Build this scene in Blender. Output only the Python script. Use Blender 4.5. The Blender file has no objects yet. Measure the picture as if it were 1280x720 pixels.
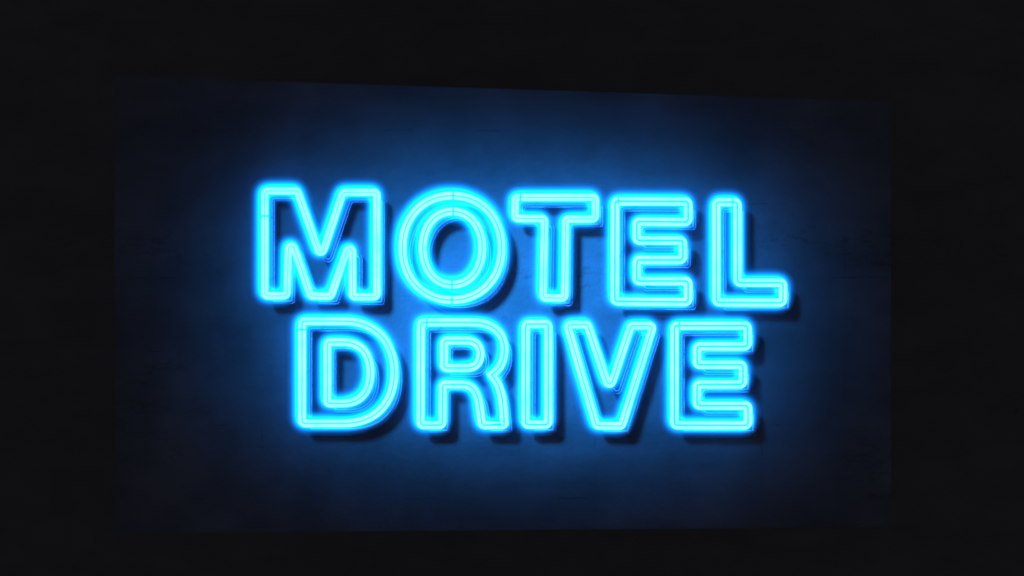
import bpy, bmesh, math, random
import numpy as np
from mathutils import Vector, Matrix, noise

# ------------------------------------------------------------------ camera, world, lamp, exposure
PX = 0.0025                      # one photo pixel on the board's face, in metres
LENS = 85.0
DIST = 1280 * PX * LENS / 36.0   # camera distance from the board
sc = bpy.context.scene
col = sc.collection
sc.render.engine = 'CYCLES'
sc.view_settings.view_transform = 'Standard'
sc.view_settings.look = 'None'
sc.view_settings.exposure = 0.0
sc.view_settings.gamma = 1.0
sc.cycles.use_denoising = True
sc.cycles.transparent_max_bounces = 32
sc.cycles.volume_bounces = 0
sc.cycles.max_bounces = 5
sc.cycles.sample_clamp_indirect = 3.0
sc.cycles.filter_width = 1.8        # the photograph is slightly soft

cd = bpy.data.cameras.new('camera')
cd.lens = LENS; cd.sensor_width = 36.0; cd.clip_end = 200.0
cam = bpy.data.objects.new('camera', cd); col.objects.link(cam)
cam.location = (0, -DIST, 0); cam.rotation_euler = (math.radians(90), 0, 0)
sc.camera = cam

w = bpy.data.worlds.new('World'); sc.world = w; w.use_nodes = True
w.node_tree.nodes['Background'].inputs['Color'].default_value = (0.93, 0.96, 1.0, 1)
w.node_tree.nodes['Background'].inputs['Strength'].default_value = 0.16

# unseen blue spot added high left for the pool of light and offset shadows
TUBE_H = 18 * PX                 # height of the neon tubes over the board
SHX, SHY = 16.0, 18.5            # shadow offset of a tube, in photo pixels
SPOT_ENERGY = 104000.0
SPOT_CENTRE = (650, 386)
POOL_A, POOL_B = 258, 150        # half axes of the pool of light, photo pixels
def spot():
    """added spot, its strength shaped by nodes into an elliptical pool where it meets the board"""
    c = Vector(((SPOT_CENTRE[0]-640)*PX, 0, (360-SPOT_CENTRE[1])*PX))
    d = Vector((-SHX/18.0, -1.0, SHY/18.0))
    pos = c + d*6.0
    ld = bpy.data.lights.new('added_blue_spot', 'SPOT')
    ld.energy = SPOT_ENERGY; ld.color = (0.02, 0.385, 1.0)
    ld.spot_size = math.radians(18); ld.spot_blend = 0.3
    ld.shadow_soft_size = 0.8
    o = bpy.data.objects.new('added_blue_spot', ld); col.objects.link(o)
    o.location = pos; o.rotation_euler = d.to_track_quat('Z', 'Y').to_euler()
    ld.use_nodes = True
    nt = ld.node_tree; em = nt.nodes['Emission']
    ge = nt.nodes.new('ShaderNodeNewGeometry'); sp = nt.nodes.new('ShaderNodeSeparateXYZ')
    nt.links.new(ge.outputs['Incoming'], sp.inputs[0])
    ps = nt.nodes.new('ShaderNodeSeparateXYZ'); nt.links.new(ge.outputs['Position'], ps.inputs[0])
    def m(op, a, b):
        n = nt.nodes.new('ShaderNodeMath'); n.operation = op
        for i, v in enumerate((a, b)):
            if isinstance(v, (int, float)): n.inputs[i].default_value = v
            else: nt.links.new(v, n.inputs[i])
        return n.outputs[0]
    def axis(out, p, cc, half, pw):
        t = m('MULTIPLY', m('DIVIDE', out, sp.outputs[1]), ps.outputs[1])      # where this ray meets the board, y = 0
        return m('POWER', m('ABSOLUTE', m('DIVIDE', m('SUBTRACT', m('SUBTRACT', p, t), cc), half), 0), pw)
    q = m('ADD', axis(sp.outputs[0], ps.outputs[0], c.x, POOL_A*PX, 2.7), axis(sp.outputs[2], ps.outputs[2], c.z, POOL_B*PX, 2.4))
    core = m('POWER', math.e, m('MULTIPLY', q, -1.0))
    tail = m('MULTIPLY', m('POWER', math.e, m('MULTIPLY', q, -0.16)), 0.0025)
    nt.links.new(m('ADD', core, tail), em.inputs['Strength'])
spot()

# ------------------------------------------------------------------ materials
def mat(name):
    m = bpy.data.materials.new(name); m.use_nodes = True
    nt = m.node_tree; nt.nodes.clear()
    return m, nt, nt.nodes.new('ShaderNodeOutputMaterial')
def N(nt, t, **kw):
    n = nt.nodes.new(t)
    for k, v in kw.items():
        if k in n.inputs: n.inputs[k].default_value = v
        else: setattr(n, k, v)
    return n
def principled(name, colr, rough, spec=0.5, metal=0.0, coat=0.0):
    m, nt, out = mat(name)
    b = N(nt, 'ShaderNodeBsdfPrincipled')
    b.inputs['Base Color'].default_value = (*colr, 1)
    b.inputs['Roughness'].default_value = rough
    b.inputs['Specular IOR Level'].default_value = spec
    b.inputs['Metallic'].default_value = metal
    b.inputs['Coat Weight'].default_value = coat
    nt.links.new(b.outputs[0], out.inputs[0])
    return m, nt, b
def emission(name, colr, strength):
    m, nt, out = mat(name)
    e = N(nt, 'ShaderNodeEmission'); e.inputs[0].default_value = (*colr, 1); e.inputs[1].default_value = strength
    nt.links.new(e.outputs[0], out.inputs[0])
    return m, nt, e

M_TUBE, nt, e = emission('lit_neon_glass', (0.28, 1.0, 0.92), 1.15)
# the gas column is a little uneven along its length
tc = N(nt, 'ShaderNodeTexCoord'); nz = N(nt, 'ShaderNodeTexNoise', Scale=14.0, Detail=2.0)
rp = N(nt, 'ShaderNodeMapRange'); rp.inputs['From Min'].default_value = 0.3; rp.inputs['From Max'].default_value = 0.7; rp.inputs['To Min'].default_value = 0.98; rp.inputs['To Max'].default_value = 1.75
nt.links.new(tc.outputs['Object'], nz.inputs['Vector']); nt.links.new(nz.outputs['Fac'], rp.inputs['Value'])
nt.links.new(rp.outputs[0], e.inputs[1])
M_JOINT, _, _ = emission('dim_tube_joint', (0.03, 0.93, 0.93), 1.0)

KC = 2.0 / PX                                        # emission per metre: 1 photo pixel of glow thickness = 2
M_GLOW, nt, out = mat('bloom_glow')  # emissive volume standing in for bloom around the tubes
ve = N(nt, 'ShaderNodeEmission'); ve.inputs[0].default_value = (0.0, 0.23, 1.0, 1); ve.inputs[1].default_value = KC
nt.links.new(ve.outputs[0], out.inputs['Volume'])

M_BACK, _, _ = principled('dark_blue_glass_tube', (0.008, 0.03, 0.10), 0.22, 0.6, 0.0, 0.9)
M_CLIP, _, _ = principled('black_plastic_support', (0.012, 0.012, 0.015), 0.45)

def board_material(name, base, seams):
    m, nt, b = principled(name, base, 0.85, 0.15)
    tc = N(nt, 'ShaderNodeTexCoord')
    n1 = N(nt, 'ShaderNodeTexNoise', Scale=2.6, Detail=7.0, Roughness=0.62)
    n2 = N(nt, 'ShaderNodeTexNoise', Scale=55.0, Detail=5.0, Roughness=0.7)
    mp = N(nt, 'ShaderNodeMapping'); mp.inputs['Scale'].default_value = (0.55, 1.0, 1.2)
    n3 = N(nt, 'ShaderNodeTexNoise', Scale=9.0, Detail=6.0, Roughness=0.6)
    nt.links.new(tc.outputs['Object'], n1.inputs['Vector'])
    nt.links.new(tc.outputs['Object'], n2.inputs['Vector'])
    nt.links.new(tc.outputs['Object'], mp.inputs['Vector']); nt.links.new(mp.outputs[0], n3.inputs['Vector'])
    r1 = N(nt, 'ShaderNodeMapRange'); r1.inputs['From Min'].default_value = .3; r1.inputs['From Max'].default_value = .7
    r1.inputs['To Min'].default_value = .64 if seams else .95; r1.inputs['To Max'].default_value = 1.36 if seams else 1.05
    r3 = N(nt, 'ShaderNodeMapRange'); r3.inputs['From Min'].default_value = .3; r3.inputs['From Max'].default_value = .7
    r3.inputs['To Min'].default_value = .86; r3.inputs['To Max'].default_value = 1.12
    nt.links.new(n1.outputs['Fac'], r1.inputs['Value']); nt.links.new(n3.outputs['Fac'], r3.inputs['Value'])
    mu = N(nt, 'ShaderNodeMath', operation='MULTIPLY')
    nt.links.new(r1.outputs[0], mu.inputs[0]); nt.links.new(r3.outputs[0], mu.inputs[1])
    # dark chips and stains
    vo = N(nt, 'ShaderNodeTexNoise', Scale=17.0, Detail=4.0, Roughness=0.75)
    nt.links.new(tc.outputs['Object'], vo.inputs['Vector'])
    rs = N(nt, 'ShaderNodeMapRange'); rs.inputs['From Min'].default_value = .27; rs.inputs['From Max'].default_value = .36
    rs.inputs['To Min'].default_value = .7; rs.inputs['To Max'].default_value = 1.0
    nt.links.new(vo.outputs['Fac'], rs.inputs['Value'])
    mu2 = N(nt, 'ShaderNodeMath', operation='MULTIPLY')
    nt.links.new(mu.outputs[0], mu2.inputs[0]); nt.links.new(rs.outputs[0], mu2.inputs[1])
    if seams:
        # thin joints of the blocks under the paint, showing only here and there
        sx = N(nt, 'ShaderNodeSeparateXYZ'); nt.links.new(tc.outputs['Object'], sx.inputs[0])
        cb = N(nt, 'ShaderNodeCombineXYZ')
        wob = N(nt, 'ShaderNodeTexNoise', Scale=6.0, Detail=3.0); nt.links.new(tc.outputs['Object'], wob.inputs['Vector'])
        wz = N(nt, 'ShaderNodeMath', operation='MULTIPLY_ADD'); wz.inputs[1].default_value = 0.012
        nt.links.new(wob.outputs['Fac'], wz.inputs[0]); nt.links.new(sx.outputs[2], wz.inputs[2])
        of = N(nt, 'ShaderNodeMath', operation='SUBTRACT'); of.inputs[1].default_value = 0.1085
        nt.links.new(wz.outputs[0], of.inputs[0])
        nt.links.new(sx.outputs[0], cb.inputs[0]); nt.links.new(of.outputs[0], cb.inputs[1])
        br = N(nt, 'ShaderNodeTexBrick'); nt.links.new(cb.outputs[0], br.inputs['Vector'])
        for k, vv in (('Scale', 1.0), ('Brick Width', 0.52), ('Row Height', 0.23), ('Mortar Size', 0.0022), ('Mortar Smooth', 0.6)):
            br.inputs[k].default_value = vv
        nm = N(nt, 'ShaderNodeTexNoise', Scale=3.4, Detail=4.0, Roughness=0.7)
        mo = N(nt, 'ShaderNodeMapping'); mo.inputs['Location'].default_value = (3.1, 0, 1.7)
        nt.links.new(tc.outputs['Object'], mo.inputs['Vector']); nt.links.new(mo.outputs[0], nm.inputs['Vector'])
        rm = N(nt, 'ShaderNodeMapRange'); rm.inputs['From Min'].default_value = .53; rm.inputs['From Max'].default_value = .62
        rm.inputs['To Min'].default_value = 0.0; rm.inputs['To Max'].default_value = 0.55
        nt.links.new(nm.outputs['Fac'], rm.inputs['Value'])
        mm = N(nt, 'ShaderNodeMath', operation='MULTIPLY')
        nt.links.new(br.outputs['Fac'], mm.inputs[0]); nt.links.new(rm.outputs[0], mm.inputs[1])
        iv = N(nt, 'ShaderNodeMath', operation='SUBTRACT'); iv.inputs[0].default_value = 1.0
        nt.links.new(mm.outputs[0], iv.inputs[1])
        m3 = N(nt, 'ShaderNodeMath', operation='MULTIPLY')
        nt.links.new(mu2.outputs[0], m3.inputs[0]); nt.links.new(iv.outputs[0], m3.inputs[1])
        # hairline cracks in the paint, here and there
        mc = N(nt, 'ShaderNodeMapping'); mc.inputs['Rotation'].default_value = (0, 0.35, 0); mc.inputs['Scale'].default_value = (0.5, 1, 1.6)
        nc = N(nt, 'ShaderNodeTexNoise', Scale=4.2, Detail=8.0, Roughness=0.6)
        nt.links.new(tc.outputs['Object'], mc.inputs['Vector']); nt.links.new(mc.outputs[0], nc.inputs['Vector'])
        sb = N(nt, 'ShaderNodeMath', operation='SUBTRACT'); sb.inputs[1].default_value = 0.5; nt.links.new(nc.outputs['Fac'], sb.inputs[0])
        ab = N(nt, 'ShaderNodeMath', operation='ABSOLUTE'); nt.links.new(sb.outputs[0], ab.inputs[0])
        cr = N(nt, 'ShaderNodeMapRange'); cr.inputs['From Max'].default_value = 0.010; cr.inputs['To Min'].default_value = 0.38; cr.inputs['To Max'].default_value = 0.0
        nt.links.new(ab.outputs[0], cr.inputs['Value'])
        nk = N(nt, 'ShaderNodeTexNoise', Scale=2.3, Detail=3.0); nt.links.new(mc.outputs[0], nk.inputs['Vector'])
        rk = N(nt, 'ShaderNodeMapRange'); rk.inputs['From Min'].default_value = .54; rk.inputs['From Max'].default_value = .62
        nt.links.new(nk.outputs['Fac'], rk.inputs['Value'])
        ck = N(nt, 'ShaderNodeMath', operation='MULTIPLY'); nt.links.new(cr.outputs[0], ck.inputs[0]); nt.links.new(rk.outputs[0], ck.inputs[1])
        ic = N(nt, 'ShaderNodeMath', operation='SUBTRACT'); ic.inputs[0].default_value = 1.0; nt.links.new(ck.outputs[0], ic.inputs[1])
        m4 = N(nt, 'ShaderNodeMath', operation='MULTIPLY'); nt.links.new(m3.outputs[0], m4.inputs[0]); nt.links.new(ic.outputs[0], m4.inputs[1]); mu2 = m4
    vm = N(nt, 'ShaderNodeVectorMath', operation='SCALE'); vm.inputs[0].default_value = base
    nt.links.new(mu2.outputs[0], vm.inputs['Scale']); nt.links.new(vm.outputs[0], b.inputs['Base Color'])
    ad = N(nt, 'ShaderNodeMath', operation='ADD')
    nt.links.new(n3.outputs['Fac'], ad.inputs[0]); nt.links.new(n2.outputs['Fac'], ad.inputs[1])
    bp = N(nt, 'ShaderNodeBump', Strength=0.5, Distance=0.004)
    nt.links.new(ad.outputs[0], bp.inputs['Height']); nt.links.new(bp.outputs[0], b.inputs['Normal'])
    return m
M_BOARD = board_material('worn_navy_paint', (0.0245, 0.0255, 0.038), True)
M_WALL = board_material('matt_black_paint', (0.028, 0.0275, 0.032), False)
M_GAP, _, _ = principled('dark_gap', (0.004, 0.004, 0.005), 0.9, 0.1)

# ------------------------------------------------------------------ helpers
def W(px, py, h=0.0):
    """photo pixel on a plane h metres in front of the board's face -> world point"""
    k = PX * (1 - h/DIST)
    return Vector(((px-640)*k, -h, (360-py)*k))
def link(name, verts, faces, m, parent=None, smooth=False, origin=None):
    me = bpy.data.meshes.new(name)
    if origin is not None and parent is None:
        verts = [Vector(v) - origin for v in verts]
    me.from_pydata([tuple(v) for v in verts], [], faces)
    me.update(); me.materials.append(m)
    if smooth: me.polygons.foreach_set('use_smooth', [True]*len(me.polygons))
    o = bpy.data.objects.new(name, me); col.objects.link(o)
    if parent: o.parent = parent
    elif origin is not None: o.location = origin
    return o
def box(x0, x1, y0, y1, z0, z1):
    v = [(x, y, z) for x in (x0, x1) for y in (y0, y1) for z in (z0, z1)]
    f = [(0, 1, 3, 2), (4, 6, 7, 5), (0, 4, 5, 1), (2, 3, 7, 6), (0, 2, 6, 4), (1, 5, 7, 3)]
    return v, f

# ------------------------------------------------------------------ setting
v, f = box(-9, 9, 2.5, 2.7, -6, 6)
wall = link('wall', v, f, M_WALL); wall['kind'] = 'structure'

def board():
    """painted board with old, mostly filled joints, held off the wall behind"""
    root = bpy.data.objects.new('backing_board', None); col.objects.link(root)
    root.location = (0, 0, (360-664)*PX)
    root['label'] = 'large dark navy painted board, lit blue in the middle, behind the letters'
    root['category'] = 'board'
    inv = -root.location
    TL, TR, BR, BL = (143, 95), (1114, 127), (1114, 659), (143, 667)
    th = 0.018; bv = 0.5*PX
    vs = []
    for (ins, dep) in ((0, th), (0, bv), (0.5, 0.0)):
        for (x, y), (sx, sy) in zip((TL, TR, BR, BL), ((1, 1), (-1, 1), (-1, -1), (1, -1))):
            vs.append(Vector(((x+sx*ins-640)*PX, dep, (360-y-sy*ins)*PX))+inv)
    fs = [(0, 1, 2, 3), (8, 11, 10, 9)]
    for r in (0, 4):
        for j in range(4):
            fs.append((r+j, r+4+j, r+4+(j+1) % 4, r+(j+1) % 4))
    link('panel', vs, fs, M_BOARD, root)
    v, f = box((150-640)*PX, (1108-640)*PX, th+0.0005, th+0.03, (360-655)*PX, (360-132)*PX)
    link('back_sheet', [Vector(p)+inv for p in v], f, M_GAP, root)
    # struts that hold the board off the wall behind it
    for sx in (-0.8, 0.8):
        for zz in (-0.45, 0.45):
            v, f = box(sx-0.03, sx+0.03, th+0.032, 2.499, zz-0.03, zz+0.03)
            link('strut', [Vector(p)+inv for p in v], f, M_GAP, root)
    return root
board()

# ------------------------------------------------------------------ paths
def fillet(pts, r, closed=True, seg=5):
    pts = [p for i, p in enumerate(pts) if (Vector(p[:2])-Vector(pts[i-1][:2])).length > 0.02]
    out = []; n = len(pts)
    for i in range(n):
        p0, p1, p2 = (Vector(pts[(i+k-1) % n][:2]) for k in range(3))
        rr = pts[i][2] if len(pts[i]) > 2 else r
        a = (p0-p1); b = (p2-p1); la, lb = a.length, b.length; a.normalize(); b.normalize()
        ang = a.angle(b)
        if rr <= 0 or ang > math.radians(170): out.append(p1); continue
        t = min(rr/math.tan(ang/2), la*0.45, lb*0.45); r2 = t*math.tan(ang/2)
        c = p1 + (a+b).normalized()*(r2/math.sin(ang/2))
        s = p1+a*t; e = p1+b*t
        a0 = math.atan2(s.y-c.y, s.x-c.x); a1 = math.atan2(e.y-c.y, e.x-c.x)
        d = (a1-a0+math.pi) % (2*math.pi)-math.pi
        k = seg if rr < 10 else 14
        for j in range(k+1):
            q = a0+d*j/k; out.append(Vector((c.x+r2*math.cos(q), c.y+r2*math.sin(q))))
    return out
def ellipse(cx, cy, rx, ry, n=72, p=2.0):
    return [Vector((cx+rx*math.copysign(abs(math.cos(t))**(2/p), math.cos(t)), cy+ry*math.copysign(abs(math.sin(t))**(2/p), math.sin(t))))
            for t in (2*math.pi*(i+.5)/n for i in range(n))]
def bez(p0, p1, p2, p3, n=12, last=False):
    out = []
    for i in range(n + (1 if last else 0)):
        t = i/n
        out.append(tuple((1-t)**3*a+3*(1-t)**2*t*b+3*(1-t)*t*t*c+t**3*d for a, b, c, d in zip(p0, p1, p2, p3)))
    return out
def dedupe(P):
    out = []
    for p in P:
        if not out or (Vector(p)-out[-1]).length > 0.05: out.append(Vector(p))
    if (out[0]-out[-1]).length < 0.05: out.pop()
    return out
def normals(P):
    n = len(P); out = []
    for i in range(n):
        a = (P[i]-P[i-1]).normalized(); b = (P[(i+1) % n]-P[i]).normalized()
        na = Vector((-a.y, a.x)); nb = Vector((-b.y, b.x)); m = (na+nb)
        m.normalize(); out.append(m/max(0.6, m.dot(nb)))
    return out
def offset(P, d):
    return [p+n*d for p, n in zip(P, normals(P))]
def sweep(P, r, h, parent_inv, ns=10, rz=None):
    """closed tube of radius r (photo px) along P at height h metres"""
    rz = rz or r
    vs = []; fs = []; n = len(P); nn = normals(P)
    for p, q in zip(P, nn):
        for j in range(ns):
            a = 2*math.pi*j/ns
            pp = p+q*(r*math.cos(a))
            vs.append(W(pp.x, pp.y, h)+Vector((0, -rz*PX*math.sin(a), 0))+parent_inv)
    for i in range(n):
        i2 = (i+1) % n
        for j in range(ns):
            j2 = (j+1) % ns
            fs.append((i*ns+j, i2*ns+j, i2*ns+j2, i*ns+j2))
    return vs, fs
def resample(P, step):
    out = []; n = len(P)
    for i in range(n):
        a, b = P[i], P[(i+1) % n]; L = (b-a).length; k = max(1, int(round(L/step)))
        for j in range(k): out.append(a+(b-a)*(j/k))
    return out

# ------------------------------------------------------------------ glow body: added emissive volume, its thickness shaped to imitate the tubes' bloom
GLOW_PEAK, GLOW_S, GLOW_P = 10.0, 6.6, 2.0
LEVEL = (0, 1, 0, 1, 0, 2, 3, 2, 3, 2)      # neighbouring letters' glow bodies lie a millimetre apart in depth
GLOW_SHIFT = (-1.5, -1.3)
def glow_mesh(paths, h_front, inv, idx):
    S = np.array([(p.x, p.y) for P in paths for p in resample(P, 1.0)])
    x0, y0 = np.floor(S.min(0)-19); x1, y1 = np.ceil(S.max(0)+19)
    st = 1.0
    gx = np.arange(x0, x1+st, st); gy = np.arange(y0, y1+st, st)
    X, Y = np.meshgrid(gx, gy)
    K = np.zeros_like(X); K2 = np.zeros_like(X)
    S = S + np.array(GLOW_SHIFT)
    gs = 7.6 if idx == 1 else GLOW_S                        # wider imitated bloom on the O
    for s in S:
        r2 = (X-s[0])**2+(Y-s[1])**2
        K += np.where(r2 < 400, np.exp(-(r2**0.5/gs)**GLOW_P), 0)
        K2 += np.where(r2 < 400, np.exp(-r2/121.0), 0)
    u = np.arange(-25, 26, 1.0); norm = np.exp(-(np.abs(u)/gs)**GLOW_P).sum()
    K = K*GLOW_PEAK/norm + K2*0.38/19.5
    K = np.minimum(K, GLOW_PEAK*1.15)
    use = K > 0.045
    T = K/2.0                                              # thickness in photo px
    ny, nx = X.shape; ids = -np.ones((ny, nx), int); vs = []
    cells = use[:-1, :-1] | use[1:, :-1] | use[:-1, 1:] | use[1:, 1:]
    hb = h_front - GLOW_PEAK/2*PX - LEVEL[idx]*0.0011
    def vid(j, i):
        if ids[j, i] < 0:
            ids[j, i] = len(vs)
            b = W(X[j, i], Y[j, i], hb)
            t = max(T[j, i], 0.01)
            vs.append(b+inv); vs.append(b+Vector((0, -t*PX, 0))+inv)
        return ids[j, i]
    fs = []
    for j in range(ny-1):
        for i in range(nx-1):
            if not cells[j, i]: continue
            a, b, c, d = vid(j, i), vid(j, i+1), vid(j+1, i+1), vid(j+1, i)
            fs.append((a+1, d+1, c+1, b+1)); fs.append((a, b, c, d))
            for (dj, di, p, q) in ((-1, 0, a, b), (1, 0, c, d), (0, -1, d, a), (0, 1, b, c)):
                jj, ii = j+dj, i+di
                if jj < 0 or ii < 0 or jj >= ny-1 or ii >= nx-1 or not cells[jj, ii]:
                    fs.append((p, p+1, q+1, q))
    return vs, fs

# ------------------------------------------------------------------ letters
R0 = 3.6
def z(o, s, pts): return [(o[0]+p[0]/s, o[1]+p[1]/s) + tuple(p[2:]) for p in pts]
LET = {}
LET['M'] = [fillet([(330.9,369.8),(330.9,238.6),(371.6,238.6),(401.2,322.5),(428.8,240.3),(471,240.3),(471,371),(440.6,371),(440.4,293.5),(413.5,370.4),(388.4,369.9),(361.0,291.5),(358.8,369.8)], R0)]
LET['O'] = [ellipse(565, 309.8, 62, 65.2, p=2.12), ellipse(565.6, 310, 37.2, 45.8, p=2.12)]
LET['T'] = [fillet([(643.8,246.6),(744.2,246.6),(744.2,273.8),(707,273.8),(705.8,372.6),(678.9,372.3),(680.6,273.2),(643.8,273)], R0)]
LET['E'] = [fillet([(768.8,251.5),(860.2,251.8),(860.2,277.5),(796,276.8),(796,300.6),(853.6,300.6),(853.6,324.9),(796,324.9),(796,351.3),(860.2,351.3),(860.2,377.5),(768.5,376.6)], R0)]
LET['L'] = [fillet([(895.2,252.6),(921.8,252.6),(921.9,353.3),(978.8,353.3),(978.8,378.4),(895.4,377.9)], R0)]
o = (350, 380)
def mixed(corners_before, curve, corners_after):
    """corners are filleted, curve points kept"""
    pts = [(*c, R0) for c in corners_before] + [(*c, 0) for c in curve] + [(*c, R0) for c in corners_after]
    return dedupe(fillet(pts, R0))
LET['D'] = [mixed([(377.5,401.3)], bez((430,401.3),(470,401.3),(493,428),(493,465.5))+bez((493,465.5),(493,503),(470,529.2),(430,529.2), last=True), [(377.5,529.2)]),
            mixed([(409,427.5)], bez((428,427.5),(452,427.5),(463,443),(463,466))+bez((463,466),(463,488),(452,504.3),(428,504.3), last=True), [(409,504.3)])]
Rc = bez((590,402.8),(616,402.8),(630.5,416),(630.5,436),10)+bez((630.5,436),(630.5,450),(626,461),(614.5,468.5),8, last=True)
Rl = bez((616.5,471.5),(624,480),(627.5,492),(629,510),8)+bez((629,510),(629.6,518),(630,524),(630.6,531.3),4)
Rb = bez((600,513),(597.5,490),(592,480.4),(576,480.4),10, last=True)
pts = [(526,402.8,R0)]+[(*c,0) for c in Rc]+[(*c,0) for c in Rl]+[(630.8,531.4,R0),(602.6,531.4,R0)]+[(*c,0) for c in Rb]+[(553.4,480.4,R0),(553,531.4,R0),(525.8,531.4,R0)]
LET['R'] = [dedupe(fillet(pts, R0)),
            mixed([(555,425.6)], bez((583,425.6),(595,425.6),(600.4,432),(600.4,442.6),8)+bez((600.4,442.6),(600.4,453),(595,460),(583,460),8, last=True), [(555,460)])]
LET['I'] = [fillet([(657,405),(685.4,405),(685.2,530.8),(656.8,530.8)], R0)]
LET['V'] = [fillet([(708.8,405.6),(734.4,405.6),(762,487.5),(788.8,407),(816.5,407),(777.2,532.5),(745.4,532)], R0)]
LET['F'] = [fillet(z((820, 380), 4.0, [(92,108),(458,108),(458,212),(205,212),(205,304),(435,304),(435,402),(205,402),(205,508),(460,508),(460,607),(92,606)]), R0)]

# joints: where the ends of a tube meet (x, y, direction of the tube there: h or v)
JOINTS = {'M': [(330.9,270,'v')], 'O': [(566.5,244.6,'h'),(566.5,264.4,'h'),(565,375,'h'),(565,355.6,'h')],
          'T': [(650.6,246.6,'h')], 'E': [(773,251.5,'h')], 'L': [(916,252.6,'h')], 'D': [(377.5,412,'v')],
          'R': [(533.6,402.8,'h')], 'I': [], 'V': [], 'F': [(849,407,'h')]}
LABELS = {
 'M': 'glowing cyan neon letter M, first of the upper word',
 'O': 'glowing cyan neon letter O made of two rings, beside the M',
 'T': 'glowing cyan neon letter T in the middle of the upper word',
 'E': 'glowing cyan neon letter E in the upper word, between the T and the L',
 'L': 'glowing cyan neon letter L ending the upper word',
 'D': 'glowing cyan neon letter D with a rounded right side, first of the lower word',
 'R': 'glowing cyan neon letter R in the lower word, between the D and the I',
 'I': 'glowing cyan neon letter I, a narrow upright bar below the T',
 'V': 'glowing cyan neon letter V in the lower word, beside the last E',
 'F': 'glowing cyan neon letter E ending the lower word, beside the V'}
GAP = {'M': 4.9, 'O': 5.5, 'T': 5.0, 'E': 6.3, 'L': 6.0, 'D': 5.6, 'R': 5.8, 'I': 6.0, 'V': 5.4, 'F': 6.2}   # spacing of the paired tubes
BACK_OFF = (9.0, 9.2); BACK_H = 6*PX
for idx, key in enumerate('MOTELDRIVF'):
    paths = [dedupe(P) for P in LET[key]]
    allp = [p for P in paths for p in P]
    cx = (min(p.x for p in allp)+max(p.x for p in allp))/2; by = max(p.y for p in allp)
    root = bpy.data.objects.new('neon_letter', None); col.objects.link(root)
    root.location = W(cx, by, 0); inv = -root.location
    root['label'] = LABELS[key]; root['category'] = 'neon letter'; root['group'] = 'neon letters on the board'
    for P in paths:
        sp = GAP.get(key, 5.6)/2
        for d in (-sp, sp):
            vs, fs = sweep(offset(P, d), 1.95, TUBE_H, inv)
            link('neon_tube', vs, fs, M_TUBE, root, True)
        def area(L): return abs(sum(a.x*b.y-b.x*a.y for a, b in zip(L, L[1:]+L[:1])))
        ins = 1.4 if P is paths[0] else 0.0
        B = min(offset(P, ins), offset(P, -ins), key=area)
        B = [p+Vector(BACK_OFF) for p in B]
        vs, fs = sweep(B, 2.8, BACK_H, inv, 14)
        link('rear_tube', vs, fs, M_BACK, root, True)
        # slim supports from the board up to the tubes, hidden behind them
        Q = resample(offset(P, sp), 1.0); QB = resample(B, 1.0); nsup = max(3, len(Q)//75)
        for k in range(nsup):
            q = Q[int((k+0.3)*len(Q)/nsup)]; qb = QB[int((k+0.3)*len(QB)/nsup)]
            for (c, h) in ((q, TUBE_H-1.0*PX), (qb, BACK_H-2*PX)):
                a = W(c.x, c.y, h); vs = []; fs = []
                for (yy, r) in ((0.0, 2.2), (-0.002, 2.2), (-0.0021, 1.0), (-h, 1.0)):
                    for j in range(10):
                        t = 2*math.pi*j/10
                        vs.append(Vector((a.x+r*PX*math.cos(t), yy, a.z+r*PX*math.sin(t)))+inv)
                for i in range(3):
                    for j in range(10): fs.append((i*10+j, i*10+(j+1) % 10, (i+1)*10+(j+1) % 10, (i+1)*10+j))
                fs.append(tuple(30+j for j in range(10)))
                link('support', vs, fs, M_CLIP, root, True)
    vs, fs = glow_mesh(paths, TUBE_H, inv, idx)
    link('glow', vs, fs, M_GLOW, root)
    for (x, y, dr) in JOINTS[key]:
        L, Wd, Hh = 1.7, 5.0, 2.3
        hx, hy = (L, Wd) if dr == 'h' else (Wd, L)
        bm = bmesh.new(); bmesh.ops.create_cube(bm, size=1)
        c = W(x, y, TUBE_H)+inv
        for vv in bm.verts: vv.co = Vector((c.x+vv.co.x*2*hx*PX, c.y+vv.co.y*2*Hh*PX, c.z+vv.co.z*2*hy*PX))
        bmesh.ops.bevel(bm, geom=bm.edges[:], offset=0.8*PX, segments=3, affect='EDGES')
        me = bpy.data.meshes.new('tube_joint'); bm.to_mesh(me); bm.free(); me.materials.append(M_JOINT)
        jo = bpy.data.objects.new('tube_joint', me); col.objects.link(jo); jo.parent = root
